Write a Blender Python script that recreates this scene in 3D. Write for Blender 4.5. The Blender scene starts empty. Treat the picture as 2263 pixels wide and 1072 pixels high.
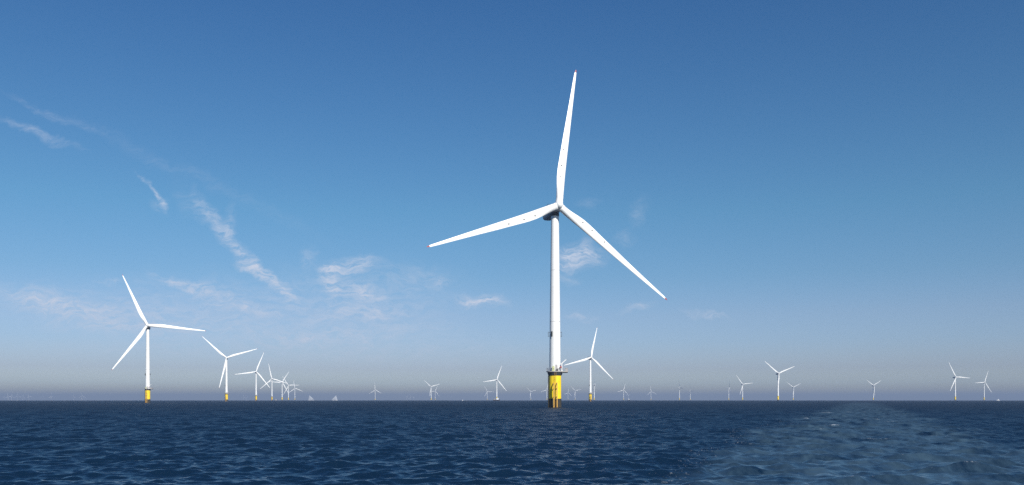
import bpy, bmesh, math, random
import numpy as np
from mathutils import Matrix, Vector

# ------------------------------------------------------------------ camera, light, sky, exposure
scene = bpy.context.scene
C = scene.collection
random.seed(7)
rng = np.random.default_rng(11)
R = math.radians
F = 2000.0                 # focal length in photograph pixels
CX = 1131.5                # centre column of the photograph
LEVEL = 883.0              # row of the eye-level line
HORIZON = 885.0
CAM_H = 3.2                # eye height above the water
RE = 6371000.0 * 1.15      # earth radius with refraction

cam_d = bpy.data.cameras.new("camera")
cam = bpy.data.objects.new("camera", cam_d)
C.objects.link(cam)
cam.location = (0, 0, CAM_H)
cam.rotation_euler = (R(90), 0, 0)
cam_d.sensor_fit = 'HORIZONTAL'
cam_d.sensor_width = 36.0
cam_d.lens = 36.0 * F / 2263.0
cam_d.shift_y = (LEVEL - 536.0) / 2263.0
cam_d.clip_start = 0.5
cam_d.clip_end = 120000.0
scene.camera = cam

SUN_EL, SUN_AZ = R(36), R(154)          # azimuth clockwise from +Y (straight ahead)
sdir = Vector((math.sin(SUN_AZ) * math.cos(SUN_EL), math.cos(SUN_AZ) * math.cos(SUN_EL), math.sin(SUN_EL)))
sun_d = bpy.data.lights.new("sun", 'SUN')
sun_d.energy = 5.0
sun_d.angle = R(0.53)
sun_d.color = (1.0, 0.955, 0.88)
sun = bpy.data.objects.new("sun", sun_d)
C.objects.link(sun)
sun.rotation_euler = sdir.to_track_quat('Z', 'Y').to_euler()
sun.location = (200, -200, 300)

scene.view_settings.view_transform = 'Standard'
scene.view_settings.look = 'None'
scene.view_settings.exposure = 0.25
scene.view_settings.gamma = 1.0
scene.cycles.use_denoising = False
scene.cycles.max_bounces = 6
scene.cycles.volume_bounces = 0

world = bpy.data.worlds.new("World")
scene.world = world
world.use_nodes = True
wt = world.node_tree
wn, wl = wt.nodes, wt.links
wn.clear()
w_out = wn.new('ShaderNodeOutputWorld')
w_bg = wn.new('ShaderNodeBackground')
w_bg.inputs['Strength'].default_value = 0.1
sky = wn.new('ShaderNodeTexSky')
sky.sky_type = 'NISHITA'
sky.sun_disc = False
sky.sun_elevation = SUN_EL
sky.sun_rotation = SUN_AZ
sky.altitude = 0
sky.air_density = 1.0
sky.dust_density = 0.6
sky.ozone_density = 2.0
wl.new(w_bg.outputs[0], w_out.inputs['Surface'])


def wmath(op, a, b=None, clamp=False):
    n = wn.new('ShaderNodeMath')
    n.operation = op
    n.use_clamp = clamp
    for i, v in enumerate((a, b)):
        if v is None:
            continue
        if isinstance(v, (int, float)):
            n.inputs[i].default_value = v
        else:
            wl.new(v, n.inputs[i])
    return n.outputs[0]


tc = wn.new('ShaderNodeTexCoord')
sep = wn.new('ShaderNodeSeparateXYZ')
wl.new(tc.outputs['Generated'], sep.inputs[0])
# elevation grade of the clear sky (the air near the horizon is greyer than the pure model)
SKY_GRADE = [  # sine of elevation, r, g, b
    (0.0000, 0.8557, 0.8421, 0.8310),
    (0.0081, 0.8557, 0.8421, 0.8310),
    (0.0171, 0.7294, 0.8280, 1.0570),
    (0.0336, 0.5886, 0.6453, 0.9000),
    (0.0629, 0.5417, 0.6383, 0.8814),
    (0.0911, 0.5318, 0.6250, 0.8251),
    (0.1330, 0.4357, 0.6162, 0.7788),
    (0.2011, 0.3688, 0.6335, 0.7718),
    (0.2665, 0.2351, 0.8098, 0.6257),
    (0.3283, 0.1692, 0.7020, 0.8139),
    (0.3847, 0.1930, 0.4637, 0.7570),
    (0.5000, 0.1930, 0.4637, 0.7570),
]
grade = wn.new('ShaderNodeValToRGB')
cr = grade.color_ramp
cr.interpolation = 'LINEAR'
zpos = wmath('MULTIPLY', sep.outputs['Z'], 2.0, True)
wl.new(zpos, grade.inputs[0])
for i, (s, r_, g_, b_) in enumerate(SKY_GRADE):
    e = cr.elements[i] if i < 2 else cr.elements.new(0.5)
    e.position = min(1.0, s * 2.0)
    e.color = (r_ / 3, g_ / 3, b_ / 3, 1)
cr3 = wn.new('ShaderNodeVectorMath')
cr3.operation = 'SCALE'
wl.new(grade.outputs[0], cr3.inputs[0])
cr3.inputs['Scale'].default_value = 3.0
skym = wn.new('ShaderNodeVectorMath')
skym.operation = 'MULTIPLY'
wl.new(sky.outputs[0], skym.inputs[0])
wl.new(cr3.outputs[0], skym.inputs[1])

# thin cirrus, laid out by compass direction and height above the horizon
ysafe = wmath('MAXIMUM', sep.outputs['Y'], 0.05)
u_ = wmath('DIVIDE', sep.outputs['X'], ysafe)
v_ = wmath('DIVIDE', sep.outputs['Z'], ysafe)
comb = wn.new('ShaderNodeCombineXYZ')
wl.new(u_, comb.inputs[0])
wl.new(v_, comb.inputs[1])


def wnoise(scale, detail, rough, src, dist=0.0):
    n = wn.new('ShaderNodeTexNoise')
    n.inputs['Scale'].default_value = scale
    n.inputs['Detail'].default_value = detail
    n.inputs['Roughness'].default_value = rough
    n.inputs['Distortion'].default_value = dist
    wl.new(src, n.inputs['Vector'])
    return n


wn1 = wnoise(22.0, 4.0, 0.6, comb.outputs[0])
wsub = wn.new('ShaderNodeVectorMath')
wsub.operation = 'SUBTRACT'
wl.new(wn1.outputs['Color'], wsub.inputs[0])
wsub.inputs[1].default_value = (0.5, 0.5, 0.5)
wmul = wn.new('ShaderNodeVectorMath')
wmul.operation = 'MULTIPLY_ADD'
wl.new(wsub.outputs[0], wmul.inputs[0])
wmul.inputs[1].default_value = (0.045, 0.032, 0.0)
wl.new(comb.outputs[0], wmul.inputs[2])
warped = wmul.outputs[0]

WISPS = [  # column, row, half length, half width, slope downwards in degrees, amount
    (440, 462, 62, 20, 48, .34), (482, 500, 58, 17, 50, .46), (520, 540, 50, 17, 55, .44), (545, 575, 45, 15, 50, .5),
    (572, 604, 52, 10, 22, .6), (610, 626, 40, 12, 40, .55), (635, 655, 18, 14, 40, .35), (513, 490, 16, 32, 0, .28),
    (335, 405, 48, 6, 38, .38), (366, 440, 34, 7, 58, .55), (355, 452, 25, 13, 20, .25),
    (75, 295, 100, 10, 22, .34), (120, 255, 115, 9, 24, .16), (420, 385, 310, 15, 25, .09),
    (1275, 567, 46, 27, 0, .85), (1298, 545, 14, 25, 20, .35), (1258, 612, 30, 9, 20, .28),
    (1068, 666, 52, 13, 8, .8), (970, 622, 24, 15, 0, .35), (930, 605, 75, 26, 0, .15),
    (778, 585, 56, 17, -5, .68), (735, 612, 36, 26, 60, .5), (790, 646, 55, 14, 10, .6), (680, 565, 20, 26, 30, .25),
    (400, 625, 62, 12, 14, .48), (470, 650, 75, 18, 15, .3), (540, 685, 85, 12, 10, .32),
    (50, 648, 95, 17, 12, .32), (170, 690, 140, 22, 10, .48), (260, 725, 210, 14, 3, .22),
    (800, 690, 115, 18, -3, .36), (700, 745, 165, 20, 0, .3), (900, 728, 110, 18, 0, .2),
    (1375, 520, 26, 13, 0, .24), (1420, 470, 20, 32, 20, .2), (1410, 686, 42, 7, -12, .34), (1560, 688, 52, 7, 10, .36),
    (1285, 697, 36, 8, 5, .34), (1300, 445, 32, 12, 0, .16), (245, 620, 32, 6, 0, .24), (900, 780, 330, 38, 0, .16),
    (330, 770, 260, 26, 2, .16), (560, 700, 420, 75, 4, .24), (820, 640, 220, 60, 5, .18), (250, 690, 330, 40, 8, .2),
]
acc = None
for (x, y, a, b, ang, amt) in WISPS:
    mp = wn.new('ShaderNodeMapping')
    mp.vector_type = 'TEXTURE'
    mp.inputs['Location'].default_value = ((x - CX) / F, (LEVEL - y) / F, 0)
    mp.inputs['Rotation'].default_value = (0, 0, -R(ang))
    mp.inputs['Scale'].default_value = (a * 1.5 / F, b * 1.6 / F, 1)
    wl.new(warped, mp.inputs[0])
    ln = wn.new('ShaderNodeVectorMath')
    ln.operation = 'LENGTH'
    wl.new(mp.outputs[0], ln.inputs[0])
    mr = wn.new('ShaderNodeMapRange')
    mr.interpolation_type = 'SMOOTHSTEP'
    mr.inputs['From Min'].default_value = 0.0
    mr.inputs['From Max'].default_value = 1.0
    mr.inputs['To Min'].default_value = amt * (1.4 if y > 560 else 1.0)
    mr.inputs['To Max'].default_value = 0.0
    wl.new(ln.outputs['Value'], mr.inputs['Value'])
    acc = mr.outputs[0] if acc is None else wmath('ADD', acc, mr.outputs[0])
stretch = wn.new('ShaderNodeMapping')
stretch.inputs['Rotation'].default_value = (0, 0, R(28))
stretch.inputs['Scale'].default_value = (0.8, 2.6, 1)
wl.new(warped, stretch.inputs[0])
fib = wnoise(66.0, 8.0, 0.66, stretch.outputs[0], 0.6)
fibm = wn.new('ShaderNodeMapRange')
fibm.inputs['From Min'].default_value = 0.37
fibm.inputs['From Max'].default_value = 0.66
fibm.inputs['To Min'].default_value = 0.14
fibm.inputs['To Max'].default_value = 1.35
wl.new(fib.outputs['Fac'], fibm.inputs['Value'])
alpha = wmath('MULTIPLY', acc, fibm.outputs[0])
alpha = wmath('MULTIPLY', alpha, 0.80, True)
cmix = wn.new('ShaderNodeMix')
cmix.data_type = 'RGBA'
wl.new(alpha, cmix.inputs['Factor'])
wl.new(skym.outputs[0], cmix.inputs['A'])
cmix.inputs['B'].default_value = (5.0, 5.6, 6.8, 1)
wl.new(cmix.outputs['Result'], w_bg.inputs['Color'])


# ------------------------------------------------------------------ helpers
def sea_z(x, y):
    return -(x * x + y * y) / (2 * RE)


def local_horizon(px):
    return 886.0 - (6.2 if px < 1250 else 4.2) * ((px - 1250.0) / (1250.0 if px < 1250 else 1013.0)) ** 2


def new_mat(name, col, rough=0.5, metal=0.0, var=0.0, vscale=1.0, col2=None):
    m = bpy.data.materials.new(name)
    m.use_nodes = True
    nt = m.node_tree
    b = nt.nodes['Principled BSDF']
    b.inputs['Roughness'].default_value = rough
    b.inputs['Metallic'].default_value = metal
    c2 = col2 or tuple(c * (1 - var) for c in col)
    t = nt.nodes.new('ShaderNodeTexCoord')
    n = nt.nodes.new('ShaderNodeTexNoise')
    n.inputs['Scale'].default_value = vscale
    n.inputs['Detail'].default_value = 5
    n.inputs['Roughness'].default_value = 0.65
    nt.links.new(t.outputs['Object'], n.inputs['Vector'])
    r = nt.nodes.new('ShaderNodeValToRGB')
    r.color_ramp.elements[0].position = 0.35
    r.color_ramp.elements[1].position = 0.68
    r.color_ramp.elements[0].color = (*col, 1)
    r.color_ramp.elements[1].color = (*c2, 1)
    nt.links.new(n.outputs['Fac'], r.inputs[0])
    nt.links.new(r.outputs[0], b.inputs['Base Color'])
    return m


M = {
    'white': new_mat('white_paint', (0.80, 0.80, 0.78), 0.42, var=0.06, vscale=0.35),
    'blade': new_mat('blade_gelcoat', (0.80, 0.80, 0.79), 0.38, col2=(0.73, 0.72, 0.69), vscale=0.25),
    'nacelle': new_mat('nacelle_paint', (0.42, 0.44, 0.46), 0.5, var=0.15, vscale=0.6),
    'dark': new_mat('dark_metal', (0.045, 0.05, 0.055), 0.55, var=0.3, vscale=2.0),
    'grey': new_mat('galvanised_steel', (0.42, 0.40, 0.40), 0.55, 0.0, var=0.25, vscale=1.5),
    'deck': new_mat('deck_grey', (0.36, 0.34, 0.32), 0.7, var=0.25, vscale=1.2),
    'yellow': new_mat('yellow_paint', (0.90, 0.67, 0.014), 0.45, col2=(0.84, 0.56, 0.012), vscale=0.55),
    'landing': new_mat('worn_yellow_paint', (0.72, 0.40, 0.03), 0.6, col2=(0.42, 0.24, 0.10), vscale=1.3),
    'growth': new_mat('marine_growth', (0.022, 0.020, 0.016), 0.85, col2=(0.055, 0.047, 0.030), vscale=1.4),
    'red': new_mat('red_paint', (0.30, 0.03, 0.03), 0.5, var=0.2, vscale=1.0),
    'cabinet': new_mat('pale_green_yellow_paint', (0.55, 0.58, 0.28), 0.5, var=0.15, vscale=2.0),
    'hull_dark': new_mat('dark_hull_paint', (0.035, 0.035, 0.05), 0.45, var=0.3, vscale=0.5),
    'boat_white': new_mat('white_boat_paint', (0.80, 0.80, 0.80), 0.4, var=0.06, vscale=0.5),
    'beige': new_mat('beige_deck_gear', (0.45, 0.38, 0.29), 0.6, var=0.25, vscale=0.8),
    'glass': new_mat('dark_window_glass', (0.02, 0.025, 0.03), 0.1, var=0.1),
    'sail': new_mat('white_sailcloth', (0.50, 0.52, 0.55), 0.8, var=0.08, vscale=0.3),
}


def mesh_obj(name, bm, mat, parent=None, smooth=True):
    bmesh.ops.recalc_face_normals(bm, faces=bm.faces[:])
    me = bpy.data.meshes.new(name)
    bm.to_mesh(me)
    bm.free()
    me.materials.append(mat)
    if smooth:
        me.polygons.foreach_set('use_smooth', [True] * len(me.polygons))
        try:
            me.set_sharp_from_angle(angle=R(38))
        except Exception:
            pass
    o = bpy.data.objects.new(name, me)
    C.objects.link(o)
    o.parent = parent
    return o


def thing(name, label, cat, loc=(0, 0, 0), rotz=0.0, group=None):
    o = bpy.data.objects.new(name, None)
    C.objects.link(o)
    o.location = loc
    o.rotation_euler = (0, 0, rotz)
    o['label'] = label
    o['category'] = cat
    if group:
        o['group'] = group
    return o


def add_lathe(bm, prof, seg=40, cx=0.0, cy=0.0, cap=True):
    rings = []
    for (r, z) in prof:
        rings.append([bm.verts.new((cx + r * math.cos(2 * math.pi * k / seg), cy + r * math.sin(2 * math.pi * k / seg), z)) for k in range(seg)])
    for a, b in zip(rings, rings[1:]):
        for k in range(seg):
            bm.faces.new((a[k], a[(k + 1) % seg], b[(k + 1) % seg], b[k]))
    if cap:
        bm.faces.new(rings[0][::-1])
        bm.faces.new(rings[-1])
    return rings


def add_box(bm, c, s, rotz=0.0):
    mtx = Matrix.Translation(c) @ Matrix.Rotation(rotz, 4, 'Z') @ Matrix.Diagonal((*s, 1))
    return bmesh.ops.create_cube(bm, size=1.0, matrix=mtx)['verts']


def add_tube(bm, pts, r, seg=8):
    pts = [Vector(p) for p in pts]
    rings = []
    for i, p in enumerate(pts):
        d = (pts[min(i + 1, len(pts) - 1)] - pts[max(i - 1, 0)]).normalized()
        q = d.to_track_quat('Z', 'Y')
        rings.append([bm.verts.new(p + q @ Vector((r * math.cos(2 * math.pi * k / seg), r * math.sin(2 * math.pi * k / seg), 0))) for k in range(seg)])
    for a, b in zip(rings, rings[1:]):
        for k in range(seg):
            bm.faces.new((a[k], a[(k + 1) % seg], b[(k + 1) % seg], b[k]))
    bm.faces.new(rings[0][::-1])
    bm.faces.new(rings[-1])


def loft(bm, rings):
    rs = [[bm.verts.new(p) for p in ring] for ring in rings]
    n = len(rs[0])
    for a, b in zip(rs, rs[1:]):
        for k in range(n):
            bm.faces.new((a[k], a[(k + 1) % n], b[(k + 1) % n], b[k]))
    bm.faces.new(rs[0][::-1])
    bm.faces.new(rs[-1])


# ------------------------------------------------------------------ sea
def build_sea():
    ang_d = np.radians(np.arange(-35.0, 35.001, 0.056))
    ang_c = np.radians(np.arange(38.0, 322.1, 3.0))
    ang = np.concatenate([ang_d, ang_c])
    nd = len(ang_d)
    rr = [5.0]
    while rr[-1] < 26000.0:
        r = rr[-1]
        rr.append(r + (min(max(0.08, 0.0020 * r), 3.0) if r < 900 else (0.012 * r if r < 3000 else 0.03 * r)))
    rr = np.array(rr)
    dr = np.gradient(rr)
    nr, na = len(rr), len(ang)
    sa, ca = np.sin(ang), np.cos(ang)
    X = (rr[:, None] * sa[None, :]).astype(np.float64)
    Y = (rr[:, None] * ca[None, :]).astype(np.float64)
    fade = np.ones(na)
    fade[:nd] = np.clip((np.radians(35.0) - np.abs(ang_d)) / np.radians(1.5), 0, 1)
    fade[nd:] = 0
    # wake: the boat's track running away to the right
    wn_edge = 1.8 * np.sin(Y * 0.11 + 1.0) + 1.1 * np.sin(Y * 0.27 + 0.4 + X * 0.2) + 0.7 * np.sin(Y * 0.61 + 2.0)
    xl = 0.37 * (Y - 26.0) + np.clip(56.0 - Y, 0, 40) * 0.15 + wn_edge * np.clip(Y / 90.0, 0.25, 1.0)
    xr = 0.40 * Y + 11.0 + 1.5 * np.sin(Y * 0.13 + 2.2) + 0.9 * np.sin(Y * 0.33 + X * 0.15)
    soft = 2.0 + 0.022 * Y
    wake = np.clip((X - xl) / soft, 0, 1) * np.clip((xr - X) / soft, 0, 1)
    wake = wake * wake * (3 - 2 * wake)
    wake *= np.clip((1150.0 - Y) / 500.0, 0, 1) * (Y > 0)
    edge = np.exp(-((X - xl - 0.6) / (1.5 + 0.016 * Y)) ** 2) + 0.55 * np.exp(-((X - xr + 1.0) / (1.5 + 0.016 * Y)) ** 2)
    edge *= np.clip((420.0 - Y) / 300.0, 0, 1) * (Y > 0)
    bx, by = (1226.5 - CX) / F * 352.7, 352.7
    edge = np.maximum(edge, 0.9 * np.exp(-((np.hypot(X - bx, Y - by + 0.6) - 3.0) / 0.9) ** 2))
    NW = 170
    lam = np.exp(np.linspace(math.log(0.32), math.log(6.2), NW)) * np.exp(rng.normal(0, 0.02, NW))
    main_dir = R(100)                       # travelling away and slightly left
    sprd = np.where(lam < 2.0, R(38), R(22))
    th = main_dir + rng.normal(0, 1, NW) * sprd
    ph = rng.uniform(0, 2 * math.pi, NW)
    NC = 34                                  # crossing chop churned up inside the wake
    lam = np.concatenate([lam, np.exp(rng.uniform(math.log(0.7), math.log(3.4), NC))])
    th = np.concatenate([th, rng.uniform(0, 2 * math.pi, NC)])
    ph = np.concatenate([ph, rng.uniform(0, 2 * math.pi, NC)])
    slope = 0.0325 * np.ones(NW + NC)
    slope *= np.where(lam < 2.0, (lam / 2.0) ** 0.03, 1.0)
    slope *= np.where(lam > 2.6, (2.6 / lam) ** 0.9, 1.0)
    Z = np.zeros_like(X, dtype=np.float32)
    DX = np.zeros_like(Z)
    DY = np.zeros_like(Z)
    Xf, Yf = X[:, :nd], Y[:, :nd]
    lost = np.zeros(nr)
    for i in range(NW + NC):
        k = 2 * math.pi / lam[i]
        amp = slope[i] / k
        w = np.clip((lam[i] / dr - 2.6) / 2.4, 0, 1)
        if i < NW:
            lost += slope[i] ** 2 / 2 * (1 - w ** 2)
        rows = np.nonzero(w > 0)[0]
        if len(rows) == 0:
            continue
        e = rows[-1] + 1
        kx, ky = k * math.cos(th[i]), k * math.sin(th[i])
        p = ((kx * Xf[:e] + ky * Yf[:e] + ph[i]) % (2 * math.pi)).astype(np.float32)
        att = (w[:e, None] * fade[None, :nd]).astype(np.float32)
        if lam[i] < 1.5:
            att = att * (1.0 - 0.30 * wake[:e, :nd].astype(np.float32))
        if 1.8 < lam[i] < 6.0 and i < NW:
            att = att * (1.0 + 0.30 * wake[:e, :nd].astype(np.float32))
        if i >= NW:
            att = att * wake[:e, :nd].astype(np.float32)
        s, c = np.sin(p), np.cos(p)
        Z[:e, :nd] += amp * att * c
        q = 0.62 * amp
        DX[:e, :nd] -= q * math.cos(th[i]) * att * s
        DY[:e, :nd] -= q * math.sin(th[i]) * att * s
    crest = Z / 0.11
    Xn, Yn = X + DX, Y + DY
    Zn = Z + sea_z(X, Y)
    co = np.stack([Xn, Yn, Zn], -1).reshape(-1, 3).astype(np.float32)
    unres = np.sqrt(lost)[:, None] * np.ones(na)[None, :]
    unres[:, nd:] = 0.17
    unres = np.sqrt(((0.55 + 0.4 * np.clip((rr - 150.0) / 300.0, 0, 1))[:, None] * unres) ** 2 + (0.032 - 0.008 * wake) ** 2)
    idx = np.arange(nr * na).reshape(nr, na)
    nxt = np.roll(idx, -1, axis=1)
    quads = np.stack([idx[:-1], idx[1:], nxt[1:], nxt[:-1]], -1)      # (nr-1, na, 4)
    fm = (wake[:-1] > 0.5)
    mat = sea_material()
    out = []
    centre = [idx[0, k] for k in range(na)]
    for name, sel, label in (('water', ~fm, 'dark blue choppy sea reaching to the horizon'),
                             ('wake', fm, 'paler smoother foam flecked boat wake running away across the sea at the right')):
        q = quads[sel].reshape(-1, 4)
        used = np.unique(q)
        remap = np.full(nr * na, -1, np.int64)
        remap[used] = np.arange(len(used))
        q = remap[q]
        me = bpy.data.meshes.new(name)
        nv, nf = len(used), len(q)
        extra = 1 if name == 'water' else 0
        me.vertices.add(nv + extra)
        cc = co[used]
        if extra:
            cc = np.concatenate([cc, np.array([[0, 0, 0]], np.float32)])
        me.vertices.foreach_set('co', cc.reshape(-1))
        lv = q.reshape(-1)
        ls = np.arange(nf) * 4
        lt = np.full(nf, 4)
        if extra:                                  # close the disc below the eye
            rc = remap[np.array(centre)]
            tri = np.stack([rc, np.roll(rc, -1), np.full(na, nv)], -1)[:, ::-1]
            tri = np.stack([tri[:, 0], tri[:, 2], tri[:, 1]], -1)
            lv = np.concatenate([lv, tri.reshape(-1)])
            ls = np.concatenate([ls, nf * 4 + np.arange(na) * 3])
            lt = np.concatenate([lt, np.full(na, 3)])
        me.loops.add(len(lv))
        me.polygons.add(len(ls))
        me.loops.foreach_set('vertex_index', lv.astype(np.int32))
        me.polygons.foreach_set('loop_start', ls.astype(np.int32))
        me.polygons.foreach_set('use_smooth', np.ones(len(ls), bool))
        me.update(calc_edges=True)
        for an, arr in (('wake', wake), ('edge', edge), ('crest', crest), ('unres', unres)):
            a = me.attributes.new(an, 'FLOAT', 'POINT')
            vals = arr.reshape(-1)[used].astype(np.float32)
            if extra:
                vals = np.concatenate([vals, np.zeros(1, np.float32)])
            a.data.foreach_set('value', vals)
        me.validate()
        me.materials.append(mat)
        o = bpy.data.objects.new(name, me)
        C.objects.link(o)
        o['kind'] = 'structure'
        o['label'] = label
        o['category'] = 'sea' if name == 'water' else 'wake'
        out.append(o)
    return out


def sea_material():
    m = bpy.data.materials.new('sea_water')
    m.use_nodes = True
    nt = m.node_tree
    nn, ll = nt.nodes, nt.links
    b = nn['Principled BSDF']

    def attr(nm):
        a = nn.new('ShaderNodeAttribute')
        a.attribute_name = nm
        return a.outputs['Fac']

    def mth(op, a, c=None, clamp=False, third=None):
        n = nn.new('ShaderNodeMath')
        n.operation = op
        n.use_clamp = clamp
        for i, v in enumerate((a, c, third)):
            if v is None:
                continue
            if isinstance(v, (int, float)):
                n.inputs[i].default_value = v
            else:
                ll.new(v, n.inputs[i])
        return n.outputs[0]

    def noise(scale, detail, vec, rough=0.55):
        n = nn.new('ShaderNodeTexNoise')
        n.inputs['Scale'].default_value = scale
        n.inputs['Detail'].default_value = detail
        n.inputs['Roughness'].default_value = rough
        ll.new(vec, n.inputs['Vector'])
        return n

    tcx = nn.new('ShaderNodeTexCoord')
    pos = tcx.outputs['Object']
    geo = nn.new('ShaderNodeNewGeometry')
    wake, edge, crest, unres = attr('wake'), attr('edge'), attr('crest'), attr('unres')
    # ripples too small for the mesh: real slopes, added to the normal
    n1 = noise(3.4, 3.0, pos)

    def centred(n, k):
        s = nn.new('ShaderNodeVectorMath')
        s.operation = 'SUBTRACT'
        ll.new(n.outputs['Color'], s.inputs[0])
        s.inputs[1].default_value = (0.5, 0.5, 0.5)
        f = nn.new('ShaderNodeVectorMath')
        f.operation = 'MULTIPLY'
        ll.new(s.outputs[0], f.inputs[0])
        f.inputs[1].default_value = (1, 1, 0)
        g = nn.new('ShaderNodeVectorMath')
        g.operation = 'SCALE'
        ll.new(f.outputs[0], g.inputs[0])
        ll.new(k, g.inputs['Scale'])
        return g.outputs[0]

    k1 = mth('MULTIPLY_ADD', wake, -0.10, False, 0.44)
    s1 = centred(n1, k1)
    a2 = nn.new('ShaderNodeVectorMath')
    a2.operation = 'ADD'
    ll.new(s1, a2.inputs[0])
    ll.new(geo.outputs['Normal'], a2.inputs[1])
    nz = nn.new('ShaderNodeVectorMath')
    nz.operation = 'NORMALIZE'
    ll.new(a2.outputs[0], nz.inputs[0])
    ll.new(nz.outputs[0], b.inputs['Normal'])
    # foam: wake edges, patches inside the wake, a few breaking crests
    st = nn.new('ShaderNodeMapping')
    st.inputs['Scale'].default_value = (1.0, 0.42, 1.0)
    ll.new(pos, st.inputs[0])
    nf = noise(6.5, 6.0, st.outputs[0], 0.72)
    npz = noise(0.10, 2.0, pos)
    patch = mth('MULTIPLY', mth('SUBTRACT', npz.outputs['Fac'], 0.50), 5.0, True)
    inner = mth('MULTIPLY', mth('MULTIPLY', wake, patch), 1.0)
    cpos = mth('MULTIPLY', mth('SUBTRACT', crest, 0.35), 0.5, True)
    amt = mth('MAXIMUM', mth('MULTIPLY', edge, 0.62), mth('MULTIPLY', inner, mth('ADD', cpos, 0.45)))
    caps = mth('MULTIPLY', mth('SUBTRACT', crest, 2.4), 0.5, True)
    amt = mth('MAXIMUM', amt, caps)
    thr = mth('SUBTRACT', 0.80, mth('MULTIPLY', amt, 0.36))
    foam = mth('MULTIPLY', mth('SUBTRACT', nf.outputs['Fac'], thr), 6.0, True)
    foam = mth('MULTIPLY', foam, 0.45)
    # water body colour, milkier with air bubbles in the wake
    mix1 = nn.new('ShaderNodeMix')
    mix1.data_type = 'RGBA'
    nb = noise(0.42, 6.0, st.outputs[0], 0.7)
    bub = mth('MULTIPLY', wake, mth('MULTIPLY_ADD', mth('SUBTRACT', nb.outputs['Fac'], 0.5), 3.8, True, 0.60))
    ll.new(bub, mix1.inputs['Factor'])
    mix1.inputs['A'].default_value = (0.0034, 0.0140, 0.033, 1)
    mix1.inputs['B'].default_value = (0.034, 0.065, 0.097, 1)
    mix2 = nn.new('ShaderNodeMix')
    mix2.data_type = 'RGBA'
    ll.new(foam, mix2.inputs['Factor'])
    ll.new(mix1.outputs['Result'], mix2.inputs['A'])
    mix2.inputs['B'].default_value = (0.55, 0.60, 0.64, 1)
    ll.new(mix2.outputs['Result'], b.inputs['Base Color'])
    # slopes below the mesh size act as microfacets: roughness is the root of their spread
    rgh = mth('POWER', mth('MULTIPLY', unres, 1.41), 0.5)
    ll.new(mth('MAXIMUM', rgh, mth('MULTIPLY', foam, 0.7)), b.inputs['Roughness'])
    b.inputs['IOR'].default_value = 1.333
    return m


build_sea()


# ------------------------------------------------------------------ wind turbine prototype
HUB_Z, OVERHANG, TILT, BLADE_L = 77.4, 4.1, R(-7.2), 56.4


def blade_sections():
    keys = [  # span fraction, chord, leading edge offset (+x), thickness ratio, twist deg
        (0.028, 2.75, 1.375, 1.00, 0), (0.06, 2.80, 1.38, 0.98, 4), (0.10, 3.15, 1.36, 0.78, 10), (0.15, 3.55, 1.30, 0.56, 12),
        (0.20, 3.75, 1.20, 0.42, 11), (0.26, 3.72, 1.12, 0.33, 9), (0.35, 3.3, 1.0, 0.27, 6.5), (0.50, 2.75, 0.86, 0.23, 4),
        (0.65, 2.10, 0.70, 0.20, 2), (0.80, 1.52, 0.52, 0.18, 0.5), (0.90, 1.16, 0.40, 0.17, 0), (0.965, 0.86, 0.30, 0.16, 0),
        (0.99, 0.55, 0.19, 0.16, 0), (1.0, 0.18, 0.05, 0.2, 0)]
    k = np.array(keys)
    fr = np.unique(np.concatenate([np.linspace(0.028, 0.965, 34), [0.965, 0.98, 0.99, 0.997, 1.0]]))
    k[2:, 1:3] *= 0.95
    return [(f, *[float(np.interp(f, k[:, 0], k[:, j])) for j in range(1, 5)]) for f in fr]


def blade_ring(f, chord, le, tr, tw, n=20):
    ring = []
    z = f * BLADE_L
    yb = -(0.010 * z + 0.9 * f * f)
    blend = max(0.0, min(1.0, (f - 0.05) / 0.12))
    for j in range(n):
        t = 2 * math.pi * j / n
        xc = 0.5 + 0.5 * math.cos(t)                  # 1 leading .. 0 trailing
        circ = 0.5 * math.sin(t)
        s = 1 - xc
        foil = 2.6 * (0.2969 * math.sqrt(max(s, 0)) - 0.126 * s - 0.3516 * s * s + 0.2843 * s ** 3 - 0.1015 * s ** 4) / 0.52
        foil = math.copysign(abs(foil), math.sin(t)) if abs(math.sin(t)) > 1e-6 else 0.0
        yt = ((1 - blend) * circ + blend * foil * 0.9) * chord * tr
        x = le - s * chord
        a = R(tw)
        ring.append((x * math.cos(a) - yt * math.sin(a), yb + yt * math.cos(a) + x * math.sin(a), z))
    return ring


def blade_mesh(lo, hi):
    bm = bmesh.new()
    loft(bm, [blade_ring(*s) for s in blade_sections() if lo <= s[0] <= hi])
    return bm


def rrect(w, h, y, z0, n=24, p=4.0):
    out = []
    for j in range(n):
        t = 2 * math.pi * j / n
        c, s = math.cos(t), math.sin(t)
        out.append((0.5 * w * math.copysign(abs(c) ** (2 / p), c), y, z0 + 0.5 * h * math.copysign(abs(s) ** (2 / p), s)))
    return out


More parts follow.
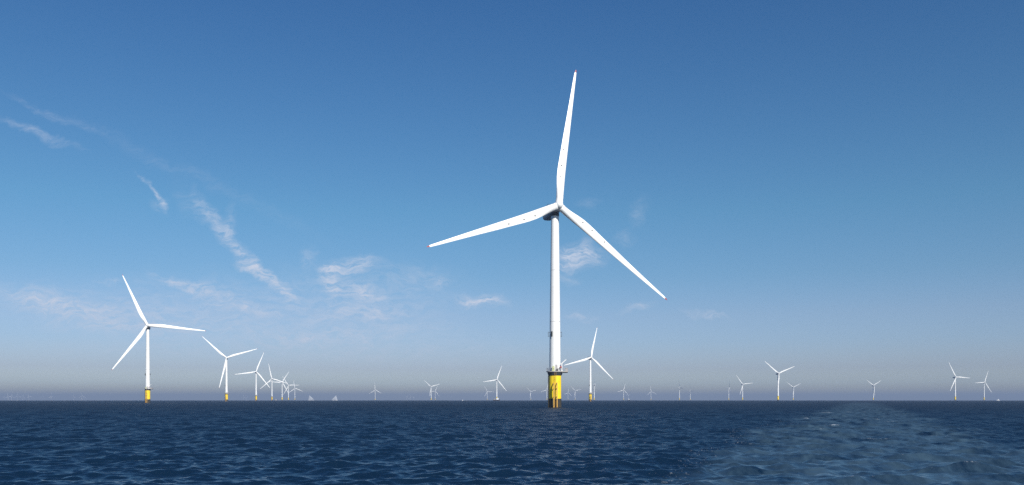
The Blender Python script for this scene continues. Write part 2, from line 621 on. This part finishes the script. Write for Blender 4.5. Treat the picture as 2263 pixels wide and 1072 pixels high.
def build_turbine():
    root = thing('wind_turbine', 'x', 'wind turbine')
    # foundation
    bm = bmesh.new()
    add_lathe(bm, [(2.50, -9.0), (2.50, 3.55)], 48)
    mesh_obj('monopile', bm, M['growth'], root)
    bm = bmesh.new()
    add_lathe(bm, [(2.42, 3.552), (2.42, 13.2), (2.52, 13.25), (2.52, 13.6)], 48)
    mesh_obj('transition_piece', bm, M['yellow'], root)
    # working platform
    bm = bmesh.new()
    n = 48
    out_t, in_b = [], []

    def rim(t, r):
        x, y = r * math.cos(t), r * math.sin(t)
        if abs(y) < 2.3 and x > 0:
            x = max(x, 5.0 - 0.0 * abs(y))
        return x, y
    top = [bm.verts.new((*rim(2 * math.pi * k / n, 3.35), 14.28)) for k in range(n)]
    bot = [bm.verts.new((*rim(2 * math.pi * k / n, 3.35), 13.88)) for k in range(n)]
    for k in range(n):
        bm.faces.new((bot[k], bot[(k + 1) % n], top[(k + 1) % n], top[k]))
    bm.faces.new(top)
    bm.faces.new(bot[::-1])
    plat = mesh_obj('platform', bm, M['deck'], root)
    bm = bmesh.new()
    add_lathe(bm, [(2.545, 12.55), (2.95, 13.5), (2.95, 13.877)], 40)
    add_box(bm, (4.0, 0, 13.76), (1.7, 3.6, 0.23))
    mesh_obj('support_bracket', bm, M['dark'], plat)
    bm = bmesh.new()
    for k in range(0, n, 3):
        x, y = rim(2 * math.pi * k / n, 3.28)
        x = min(x, 4.93)
        add_tube(bm, [(x, y, 14.282), (x, y, 15.4)], 0.045, 5)
    for zz in (14.8, 15.38):
        pts = []
        for k in range(n + 1):
            x, y = rim(2 * math.pi * k / n, 3.28)
            pts.append((min(x, 4.93), y, zz))
        add_tube(bm, pts, 0.04, 5)
    mesh_obj('railing', bm, M['grey'], plat)
    # boat landing with ladder, facing the viewer's side
    land = None
    bm = bmesh.new()
    for sx in (-0.62, 0.62):
        add_tube(bm, [(sx, -3.75, -4), (sx, -3.75, 8.9), (sx, -3.5, 9.4), (sx, -2.30, 9.7)], 0.20, 10)
        for zz in (1.2, 4.4, 7.6):
            add_tube(bm, [(sx, -3.75, zz), (sx * 0.9, -2.30, zz)], 0.14, 8)
    land = mesh_obj('boat_landing', bm, M['landing'], root)
    bm = bmesh.new()
    for sx in (-0.26, 0.26):
        add_tube(bm, [(sx, -3.05, -3), (sx, -3.05, 12.5), (sx, -3.2, 14.1)], 0.05, 6)
    for i in range(48):
        add_tube(bm, [(-0.26, -3.05, -1.4 + i * 0.29), (0.26, -3.05, -1.4 + i * 0.29)], 0.022, 5)
    for zz in (2.8, 6.0, 11.0):
        for sx in (-0.26, 0.26):
            add_tube(bm, [(sx, -3.05, zz), (sx, -2.30, zz)], 0.04, 6)
    mesh_obj('ladder', bm, M['landing'], land)
    # cable tube on the shaded side
    bm = bmesh.new()
    add_tube(bm, [(-2.62, -0.6, -5), (-2.62, -0.6, 12.2), (-2.35, -0.55, 12.9)], 0.16, 8)
    mesh_obj('cable_tube', bm, M['growth'], root)
    # tower
    bm = bmesh.new()
    prof = []
    for i in range(15):
        t = i / 14
        prof.append((2.2 + (1.50 - 2.2) * t ** 1.25, 14.283 + (74.6 - 14.283) * t))
    add_lathe(bm, prof, 56)
    tower = mesh_obj('tower', bm, M['white'], root)
    for zz in (33.5, 53.5):
        t = (zz - 14.283) / (74.6 - 14.283)
        r = 2.2 - 0.7 * t ** 1.25
        bm = bmesh.new()
        add_lathe(bm, [(r + 0.012, zz - 0.06), (r + 0.012, zz + 0.06)], 56)
        mesh_obj('weld_seam', bm, M['grey'], tower)
    bm = bmesh.new()
    for v in add_box(bm, (0.45, -2.21, 15.75), (0.85, 0.10, 2.1)):
        pass
    mesh_obj('tower_door', bm, M['grey'], tower)
    bm = bmesh.new()
    add_lathe(bm, [(1.62, 74.603), (1.62, 75.7)], 40)
    mesh_obj('yaw_bearing', bm, M['dark'], root)
    # marker panels around the tower
    for a in (R(238), R(181), R(-4)):
        bm = bmesh.new()
        d = Vector((math.cos(a), math.sin(a), 0))
        c = d * 2.62 + Vector((0, 0, 28.6))
        add_box(bm, c, (0.12, 0.72, 2.05), a)
        for dz in (-0.7, 0.75):
            p = Vector((0, 0, 28.6 + dz))
            add_tube(bm, [d * 2.0 + p, d * 2.6 + p], 0.07, 6)
        mesh_obj('marker_panel', bm, M['dark'], tower)
    # gear on the platform
    bm = bmesh.new()
    add_box(bm, (-0.75, -2.75, 15.13), (0.85, 0.6, 1.68))
    add_box(bm, (-0.75, -2.75, 16.02), (0.95, 0.7, 0.09))
    mesh_obj('equipment_cabinet', bm, M['cabinet'], root, False)
    bm = bmesh.new()
    add_box(bm, (0.80, -2.82, 14.70), (0.62, 0.5, 0.82))
    add_box(bm, (0.80, -2.82, 15.14), (0.70, 0.56, 0.06))
    mesh_obj('switch_box', bm, M['dark'], root, False)
    bm = bmesh.new()
    add_lathe(bm, [(0.32, 14.283), (0.32, 14.5), (0.2, 14.6), (0.2, 17.0), (0.26, 17.05), (0.26, 17.35)], 16, 2.55, -1.75)
    crane = mesh_obj('davit_crane', bm, M['white'], root)
    bm = bmesh.new()
    add_tube(bm, [(2.2, -1.75, 16.9), (2.55, -1.75, 17.2), (4.3, -1.6, 18.7)], 0.17, 8)
    mesh_obj('crane_boom', bm, M['white'], crane)
    bm = bmesh.new()
    add_box(bm, (2.15, -2.1, 15.75), (0.62, 0.5, 0.75))
    add_tube(bm, [(1.8, -2.1, 15.75), (2.5, -2.1, 15.75)], 0.40, 12)
    mesh_obj('winch', bm, M['red'], crane)
    bm = bmesh.new()
    add_box(bm, (4.35, -1.2, 14.86), (0.9, 1.3, 1.15))
    add_box(bm, (4.35, -1.2, 15.46), (1.0, 1.4, 0.06))
    mesh_obj('storage_locker', bm, M['grey'], root, False)
    # nacelle, hub, blades (own frames, posed per turbine)
    bm = bmesh.new()
    loft(bm, [rrect(2.7, 2.7, -2.05, 0, p=2.2), rrect(3.1, 3.2, -1.6, 0, p=2.5), rrect(3.7, 3.7, -0.4, -0.05, p=3.2), rrect(3.9, 3.95, 2.0, -0.02),
              rrect(3.9, 3.95, 6.5, -0.02), rrect(3.7, 3.7, 8.8, 0.05), rrect(3.2, 3.1, 9.7, 0.15, p=3.2), rrect(2.2, 2.2, 10.0, 0.2, p=3)])
    nac = mesh_obj('nacelle', bm, M['nacelle'], root)
    bm = bmesh.new()
    add_box(bm, (0, 8.3, 2.35), (3.0, 1.5, 0.95))
    for k in range(7):
        add_box(bm, (-1.26 + k * 0.42, 7.53, 2.35), (0.06, 0.06, 0.85))
    mesh_obj('cooler', bm, M['dark'], nac, False)
    bm = bmesh.new()
    for (x, y) in ((-1.7, 3), (1.7, 3), (-1.7, 5), (1.7, 5), (-1.7, 7), (1.7, 7)):
        add_tube(bm, [(x, y, 1.75), (x, y, 2.95)], 0.05, 5)
    for x in (-1.7, 1.7):
        for zz in (2.4, 2.93):
            add_tube(bm, [(x, 3, zz), (x, 7, zz)], 0.045, 5)
    add_tube(bm, [(-1.7, 3, 2.93), (1.7, 3, 2.93)], 0.045, 5)
    mesh_obj('roof_railing', bm, M['dark'], nac)
    bm = bmesh.new()
    add_tube(bm, [(0.5, 9.2, 1.6), (0.5, 9.2, 4.1)], 0.06, 6)
    add_tube(bm, [(-0.1, 9.2, 3.9), (1.1, 9.2, 3.9)], 0.05, 6)
    mesh_obj('weather_mast', bm, M['dark'], nac)
    bm = bmesh.new()
    prof = [(0.02, -2.35), (0.55, -2.25), (1.05, -1.9), (1.42, -1.3), (1.62, -0.6), (1.68, 0.2), (1.66, 1.2), (1.52, 1.9), (1.3, 2.05)]
    rings = []
    for (r, y) in prof:
        rings.append([(r * math.cos(2 * math.pi * k / 32), y, r * math.sin(2 * math.pi * k / 32)) for k in range(32)])
    loft(bm, rings)
    for k in range(3):
        a = 2 * math.pi * k / 3
        rot = Matrix.Rotation(a, 3, 'Y')
        rr_ = []
        for z in (0.6, 2.05):
            rr_.append([rot @ Vector((1.46 * math.cos(2 * math.pi * j / 28), 1.46 * math.sin(2 * math.pi * j / 28), z)) for j in range(28)])
        loft(bm, rr_)
    mesh_obj('hub', bm, M['white'], root)
    for k in range(3):
        if k == 0:
            bl = mesh_obj('blade', blade_mesh(0, 0.981), M['blade'], root)
            tip = mesh_obj('blade_tip', blade_mesh(0.979, 1.0), M['red'], bl)
            first = [bl, tip]
            for f in (0.20, 0.285, 0.40):
                s = (f, *[float(np.interp(f, [q[0] for q in blade_sections()], [q[j] for q in blade_sections()])) for j in range(1, 5)])
                ring = blade_ring(*s)
                p = min(ring, key=lambda v: abs(v[0] + s[1] * 0.30) + (50 if v[1] > -(0.010 * f * BLADE_L + 0.9 * f * f) else 0))
                bm = bmesh.new()
                mt = Matrix.Translation((p[0], p[1] - 0.03, p[2])) @ Matrix.Rotation(R(90), 4, 'X')
                bmesh.ops.create_cone(bm, cap_ends=True, segments=12, radius1=0.30, radius2=0.28, depth=0.16, matrix=mt)
                first.append(mesh_obj('lightning_receptor', bm, M['dark'], bl))
        else:
            c = first[0].copy()
            C.objects.link(c)
            c.parent = root
            for q in first[1:]:
                d = q.copy()
                C.objects.link(d)
                d.parent = c
    return root


def kids(o):
    return [c for c in bpy.data.objects if c.parent is o]


FAR_DROP = {'railing', 'support_bracket', 'boat_landing', 'cable_tube', 'weld_seam', 'tower_door', 'marker_panel', 'equipment_cabinet',
            'switch_box', 'davit_crane', 'storage_locker', 'cooler', 'roof_railing', 'weather_mast', 'blade_tip', 'lightning_receptor'}


def snapshot(o):
    return [(c, [(g, []) for g in kids(c)]) for c in kids(o)]


def base_name(o):
    return o.name.split('.')[0]


def copy_turbine(proto, tree, far):
    r = proto.copy()
    C.objects.link(r)
    for c, gs in tree:
        if far and base_name(c) in FAR_DROP:
            continue
        d = c.copy()
        C.objects.link(d)
        d.parent = r
        new_parts.setdefault(r.name, []).append(d)
        for g, _ in gs:
            if far and base_name(g) in FAR_DROP:
                continue
            e = g.copy()
            C.objects.link(e)
            e.parent = d
    return r


new_parts = {}


def pose(parts, yaw, phase):
    base = Matrix.Rotation(yaw, 4, 'Z') @ Matrix.Translation((0, 0, HUB_Z)) @ Matrix.Rotation(TILT, 4, 'X')
    rot = base @ Matrix.Translation((0, -OVERHANG, 0))
    k = 0
    for p in parts:
        b = base_name(p)
        if b == 'nacelle':
            p.matrix_basis = base
        elif b == 'hub':
            p.matrix_basis = rot @ Matrix.Rotation(phase, 4, 'Y')
        elif b == 'blade':
            p.matrix_basis = rot @ Matrix.Rotation(phase + k * 2 * math.pi / 3, 4, 'Y')
            k += 1


def place(px, hub_y):
    """world position on the sea from the column of the tower and the row of the hub"""
    up = LEVEL - (hub_y + HORIZON - local_horizon(px))
    tx = (px - CX) / F
    Y = 1000.0
    for _ in range(60):
        d2 = (Y * Y) * (1 + tx * tx)
        zrel = 78.5 - CAM_H - d2 / (2 * RE)
        Y = 0.5 * Y + 0.5 * max(300.0, zrel * F / max(up, 1.0))
    x = tx * Y
    return x, Y, sea_z(x, Y)


G = 'white wind turbines of the offshore farm'
GF = 'faint turbines strung along the far left horizon'
YAW = R(18.2)
T = [  # tower column, hub column, hub row, blade tips, label, far
    (1226.5, 1236, 457, [(1273, 155), (942, 546), (1474, 664)], 'largest white turbine on a thick yellow base with a platform, nearest to the camera', 0),
    (326.5, 328, 716, [(271, 601), (459, 726), (254, 814)], 'second tallest turbine, white on a yellow base, first of the row receding at left', 0),
    (500.5, 502, 789, [(448, 743), (567, 771), (487, 856)], 'white turbine second in the left row, one blade hanging down beside its tower', 0),
    (566, 567.5, 820, [(584, 778), (519, 826), (598, 856)], 'white turbine third in the left row, one blade stretched almost level to the left', 0),
    (601, 602, 836, [(594, 801), (628, 845), (576, 860)], 'turbine fourth in the left row, its right blade reaching the next tower', 0),
    (623.5, 624.5, 844, [(632, 832)], 'small turbine fifth in the left row, touched by the blade tip of the fourth', 1),
    (637.5, 638.5, 851, [(627, 831), (661.7, 851), (629, 872)], 'small turbine sixth in the left row with a level blade pointing right', 1),
    (651.5, 652.5, 857.5, [(650.8, 836), (669.5, 865.5), (641, 869)], 'last and smallest turbine of the left row, one blade straight up', 1),
    (829, 829.3, 862, [(828.7, 842.5), (843.8, 870), (816, 870.4)], 'small pale turbine alone between the triangular sails and the overlapping pair, one blade upright', 1),
    (952.8, 953.5, 855.2, [(937.5, 840.5), (974, 848.5)], 'taller of an overlapping pair of pale turbines, two blades raised in a wide V', 1),
    (961.8, 962.7, 865, [(966.5, 855), (950.5, 864), (972, 875)], 'shorter fainter turbine overlapped by a taller one raising its blades in a V', 1),
    (1076.8, 1076.5, 866, [(1072, 856), (1089, 867), (1071, 876)], 'small faint turbine just left of the turbine with a dark boat at its foot', 1),
    (1097.8, 1098.5, 839.6, [(1110.4, 808.5), (1069.6, 843.7), (1121, 866)], 'white turbine with a dark hulled boat at its foot', 1),
    (1173, 1173.2, 866.5, [(1166, 860), (1182.5, 864.5)], 'faint turbine between the dark hulled boat and the largest yellow base, blades in a V', 1),
    (1208.5, 1208.6, 862, [(1192, 867), (1211, 846)], 'faint turbine half hidden behind the left edge of the largest yellow base', 1),
    (1255.2, 1255.7, 868.9, [(1257, 861), (1263.5, 875), (1247, 872)], 'shorter of two faint turbines just right of the largest yellow base', 1),
    (1271, 1271.3, 864.5, [(1262.5, 856.5), (1282, 862.8)], 'faint turbine with raised blades midway between the two central yellow bases', 1),
    (1304.6, 1305.2, 790.5, [(1320.5, 726), (1245, 805), (1355.5, 839)], 'mid sized white turbine on a yellow base, close right of the largest one', 0),
    (1313.2, 1314, 851, [(1319.5, 843), (1290, 858)], 'pale turbine tucked behind the right side of the mid sized yellow based turbine', 1),
    (1378, 1379.9, 863, [(1384.5, 854), (1363.5, 870), (1391, 874)], 'faint turbine just left of a tiny one with a pale vessel below', 1),
    (1388.5, 1389, 875.5, [(1393, 870), (1384, 871)], 'tiny hazy turbine above a pale vessel, right of a taller faint one', 1),
    (1438.5, 1438.8, 866, [(1436.5, 855.5), (1450, 873.5), (1428, 873.5)], 'faint turbine with three clear blades standing alone right of the central cluster', 1),
    (1501.5, 1502, 857, [(1506, 843)], 'left and taller of two faint slim towers right of centre, blades hardly visible', 1),
    (1525.5, 1525.8, 863.5, [(1528, 853)], 'right and shorter of two faint slim towers right of centre, blades hardly visible', 1),
    (1610.5, 1610.8, 858, [(1608, 848)], 'barely visible hazy turbine next right of the pair of thin bare towers', 1),
    (1641, 1641.8, 849.5, [(1631.5, 830.5), (1662, 847.5), (1637, 869)], 'white turbine with an almost level right blade, left of the dark nacelled one', 1),
    (1719.5, 1721.7, 825, [(1696.5, 799), (1751, 811.5), (1718.5, 863)], 'tallest turbine right of centre, dark nacelle and two blades raised in a V', 1),
    (1752.8, 1753.6, 855.7, [(1741.5, 846.5), (1764.5, 850.5)], 'small faint turbine just right of the tall one with a dark nacelle', 1),
    (1930, 1931, 850.7, [(1909.5, 836.5), (1948, 841.5)], 'lone turbine far from others at right, two blades raised in a V', 1),
    (2111, 2112.6, 831, [(2102.5, 797), (2137.5, 838), (2105, 861)], 'taller of the rightmost pair, top blade tilted left and one hanging beside its tower', 1),
    (2174.8, 2175.4, 841.8, [(2185, 817.5), (2151, 841.8), (2190.5, 867)], 'shorter of the rightmost pair, one blade level to the left', 1),
    (899, 899.2, 878.5, [(900, 874)], 'very faint tiny turbine in the hazy trio left of the overlapping pair', 1),
    (907.5, 907.6, 877.5, [(906, 873)], 'very faint tiny turbine in the hazy trio left of the overlapping pair', 1),
    (914, 914.2, 878.5, [(915.5, 875)], 'very faint tiny turbine in the hazy trio left of the overlapping pair', 1),
    (538, 538.2, 876, [(539, 871)], 'left one of two hazy stubs between second and third turbine of the left row', 1),
    (544.5, 544.7, 877, [(543, 872)], 'right one of two hazy stubs between second and third turbine of the left row', 1),
]
for i, x in enumerate((9, 18, 25.5, 39, 50.5, 63.5, 75)):
    hy = local_horizon(x) - (6.5, 10.0, 10.5, 10.5, 9.0, 9.5, 5.5)[i]
    T.append((x, x, hy, [(x + (2, -1, 1, 0, 2, -2, 1)[i], hy - 6)], 'faint distant turbine in the hazy cluster at the far left edge of the horizon', 1))
T.append((94.5, 94.5, local_horizon(94) - 6, [(95, 866)], 'hazy speck of a turbine just right of the far left cluster', 1))
T.append((113, 113, local_horizon(113) - 9.5, [(113.5, 860)], 'lone hazy turbine between the far left cluster and the trio nearer the yellow base', 1))
for i, x in enumerate((163, 181, 188)):
    hy = local_horizon(x) - (8.0, 10.0, 6.5)[i]
    T.append((x, x, hy, [(x + (1, -1, 2)[i], hy - 6)], 'faint distant turbine in the hazy trio left of the second tallest turbine', 1))

proto = build_turbine()
tree = snapshot(proto)
new_parts[proto.name] = [c for c, _ in tree]
all_turb = [proto] + [copy_turbine(proto, tree, t[5]) for t in T[1:]]
for o, (tx, hx, hy, tips, label, far) in zip(all_turb, T):
    x, y, z = place(tx, hy)
    o.location = (x, y, z)
    o['label'] = label
    o['group'] = GF if ('far left edge' in label or 'hazy trio left of the second' in label) else G
    beta = math.atan2(x, y)
    yaw = YAW + (0 if o is proto else random.uniform(-R(3), R(3)))
    if 'slim towers' in label or 'barely visible' in label:
        yaw += R(80)                         # these show their rotors edge on
    elif 'tucked behind' in label:
        yaw += R(62)
    rel = yaw + beta
    acc_c = 0j
    for (px, py) in tips:
        a = math.atan2((px - hx) / max(0.3, math.cos(min(rel, R(50)))), hy - py)
        acc_c += complex(math.cos(3 * a), math.sin(3 * a))
    pose(new_parts[o.name], yaw, 0.169 if o is proto else math.atan2(acc_c.imag, acc_c.real) / 3)


# ------------------------------------------------------------------ boats
def hull_mesh(L, B, D, sheer=0.25, flare=1.0):
    """hull lofted along x (bow at +x), keel below the waterline z = 0"""
    bm = bmesh.new()
    rings = []
    n = 13
    for i in range(n):
        t = i / (n - 1)
        x = (t - 0.5) * L
        w = B * 0.5 * (0.86 if t < 0.05 else 1.0) * (1 - max(0, (t - 0.55) / 0.45) ** 2.2) + 0.04
        top = D * (1 + sheer * max(0, t - 0.35) ** 1.5 * 2)
        keel = -0.35 * D * (1 - max(0, (t - 0.7) / 0.3) ** 2)
        rings.append([(x, -w * flare, top), (x, -w * 0.92, top * 0.3), (x, -w * 0.55, keel * 0.7), (x, 0, keel),
                      (x, w * 0.55, keel * 0.7), (x, w * 0.92, top * 0.3), (x, w * flare, top)])
    loft(bm, rings)
    return bm


def sea_point(px, dist):
    x = (px - CX) / F * dist
    return (x, dist, sea_z(x, dist))


def bow_box(bm, c, s, taper=0.8):
    vs = add_box(bm, c, s)
    for v in vs:
        if v.co.z > c[2]:
            v.co.x = c[0] + (v.co.x - c[0]) * taper
            v.co.y = c[1] + (v.co.y - c[1]) * 0.92
    return vs


# work boat at the foot of a turbine
wb = thing('work_boat', 'dark hulled work boat with a white wheelhouse at the foot of a turbine', 'boat', sea_point(1097.3, 2350), R(-6))
mesh_obj('hull', hull_mesh(17.5, 5.6, 2.7, 0.5), M['hull_dark'], wb)
bm = bmesh.new()
bow_box(bm, (2.8, 0, 4.75), (6.6, 4.2, 3.2))
bow_box(bm, (3.2, 0, 7.15), (4.2, 3.6, 1.6))
wh = mesh_obj('wheelhouse', bm, M['boat_white'], wb, False)
bm = bmesh.new()
add_box(bm, (3.3, 0, 7.2), (3.75, 3.52, 0.6))
mesh_obj('window', bm, M['glass'], wh, False)
bm = bmesh.new()
add_tube(bm, [(3.0, 0, 7.8), (3.0, 0, 10.6)], 0.14, 8)
add_tube(bm, [(3.0, -1.0, 9.6), (3.0, 1.0, 9.6)], 0.08, 6)
mesh_obj('mast', bm, M['boat_white'], wb)
bm = bmesh.new()
add_box(bm, (-5.2, 0, 3.6), (3.4, 3.0, 1.9))
add_tube(bm, [(-3.2, 1.0, 2.6), (-3.2, 1.0, 5.2), (-6.6, 1.0, 7.0)], 0.2, 8)
mesh_obj('deck_crane', bm, M['beige'], wb)


def sail_mesh(pts, belly, thick=0.05):
    """triangular sail: tack, clew, head, bellied to -y, with real thickness"""
    a, b, c = [Vector(p) for p in pts]
    bm = bmesh.new()
    n = 10
    layers = []
    for s in (0, 1):
        grid = {}
        for i in range(n + 1):
            for j in range(n + 1 - i):
                u, v = i / n, j / n
                p = a + (b - a) * u + (c - a) * v
                w = max(0.0, (1 - u - v)) * u * v * 27
                grid[i, j] = bm.verts.new(p + Vector((0, -belly * w + s * thick, 0)))
        layers.append(grid)
        for i in range(n):
            for j in range(n - i):
                f = [grid[i, j], grid[i + 1, j], grid[i, j + 1]]
                bm.faces.new(f if s == 0 else f[::-1])
                if i + j < n - 1:
                    f = [grid[i + 1, j], grid[i + 1, j + 1], grid[i, j + 1]]
                    bm.faces.new(f if s == 0 else f[::-1])
    g0, g1 = layers
    border = [(i, 0) for i in range(n)] + [(n - j, j) for j in range(n)] + [(0, n - j) for j in range(n)]
    for p, q in zip(border, border[1:] + border[:1]):
        bm.faces.new((g0[p], g0[q], g1[q], g1[p]))
    return bm


def sailboat(px, dist, flip, label):
    o = thing('sailing_boat', label, 'sailing boat', sea_point(px, dist), 0, 'hazy sailing boats on the horizon')
    s = -1 if flip else 1
    bm = hull_mesh(30, 6.4, 2.6, 0.3)
    for v in bm.verts:
        v.co.x *= -s
    mesh_obj('hull', bm, M['boat_white'], o)
    bm = bmesh.new()
    add_tube(bm, [(-9.0 * s, 0, 1.5), (-9.0 * s, 0, 28.2)], 0.22, 8)
    mesh_obj('mast', bm, M['grey'], o)
    bm = bmesh.new()
    add_tube(bm, [(-9.0 * s, 0, 4.4), (15.5 * s, -0.6, 4.6)], 0.16, 8)
    mesh_obj('boom', bm, M['grey'], o)
    mesh_obj('mainsail', sail_mesh([(-8.7 * s, 0, 4.7), (15.0 * s, -0.6, 4.9), (-8.7 * s, 0, 27.8)], 1.6), M['sail'], o)
    o.scale = (1.45, 1.45, 1.45)
    mesh_obj('jib', sail_mesh([(-14.5 * s, 0, 3.6), (-9.6 * s, -0.9, 4.0), (-9.3 * s, 0, 25.0)], 0.5), M['sail'], o)
    return o


sailboat(687.5, 7100, False, 'hazy sailing boat whose pale sail has its upright edge on the left')
sailboat(739.5, 7100, True, 'hazy sailing boat whose pale sail has its steep edge on the right')


def motor_boat(px, dist, L, H, label, name='motor_boat', hullmat='boat_white', flip=1, group=None):
    o = thing(name, label, 'boat', sea_point(px, dist), 0 if flip > 0 else R(180), group)
    mesh_obj('hull', hull_mesh(L, L * 0.3, H * 0.36, 0.45), M[hullmat], o)
    bm = bmesh.new()
    bow_box(bm, (L * 0.04, 0, H * 0.60), (L * 0.44, L * 0.22, H * 0.5))
    bow_box(bm, (-L * 0.02, 0, H * 0.94), (L * 0.28, L * 0.19, H * 0.22))
    cb = mesh_obj('cabin', bm, M['boat_white'], o, False)
    bm = bmesh.new()
    add_box(bm, (L * 0.04, 0, H * 0.70), (L * 0.415, L * 0.224, H * 0.13))
    mesh_obj('window', bm, M['glass'], cb, False)
    bm = bmesh.new()
    add_tube(bm, [(-L * 0.08, 0, H * 1.0), (-L * 0.08, 0, H * 1.35)], L * 0.008, 6)
    mesh_obj('mast', bm, M['grey'], o)
    return o


motor_boat(2206, 3600, 12.0, 5.4, 'small white boat on the horizon right of the rightmost turbine', flip=-1)
motor_boat(1022.5, 3600, 5.5, 3.4, 'tiny white speck of a boat on the horizon right of the overlapping turbine pair')
motor_boat(610.5, 3300, 11.0, 4.6, 'small boat with dark hull and white cabin beside the fourth turbine of the left row', hullmat='hull_dark')
motor_boat(1389.5, 5200, 16.0, 10.0, 'pale service vessel with dark hull in the haze below a tiny turbine right of centre', name='service_vessel', hullmat='hull_dark')

# ------------------------------------------------------------------ haze: one box of even air round the whole scene
bm = bmesh.new()
bmesh.ops.create_cube(bm, size=1.0, matrix=Matrix.Translation((0, 0, 45.0)) @ Matrix.Diagonal((53000, 53000, 210, 1)))
hm = bpy.data.materials.new('sea_haze')
hm.use_nodes = True
hn = hm.node_tree.nodes
hn.remove(hn['Principled BSDF'])
pv = hn.new('ShaderNodeVolumePrincipled')
pv.inputs['Color'].default_value = (0.345, 0.44, 0.62, 1)
pv.inputs['Density'].default_value = 1.0 / 8600.0
pv.inputs['Anisotropy'].default_value = 0.0
hm.node_tree.links.new(pv.outputs[0], hn['Material Output'].inputs['Volume'])
haze = mesh_obj('haze', bm, hm, None, False)
haze['kind'] = 'stuff'
haze['label'] = 'pale blue grey sea haze thickening towards the horizon'
haze['category'] = 'haze'
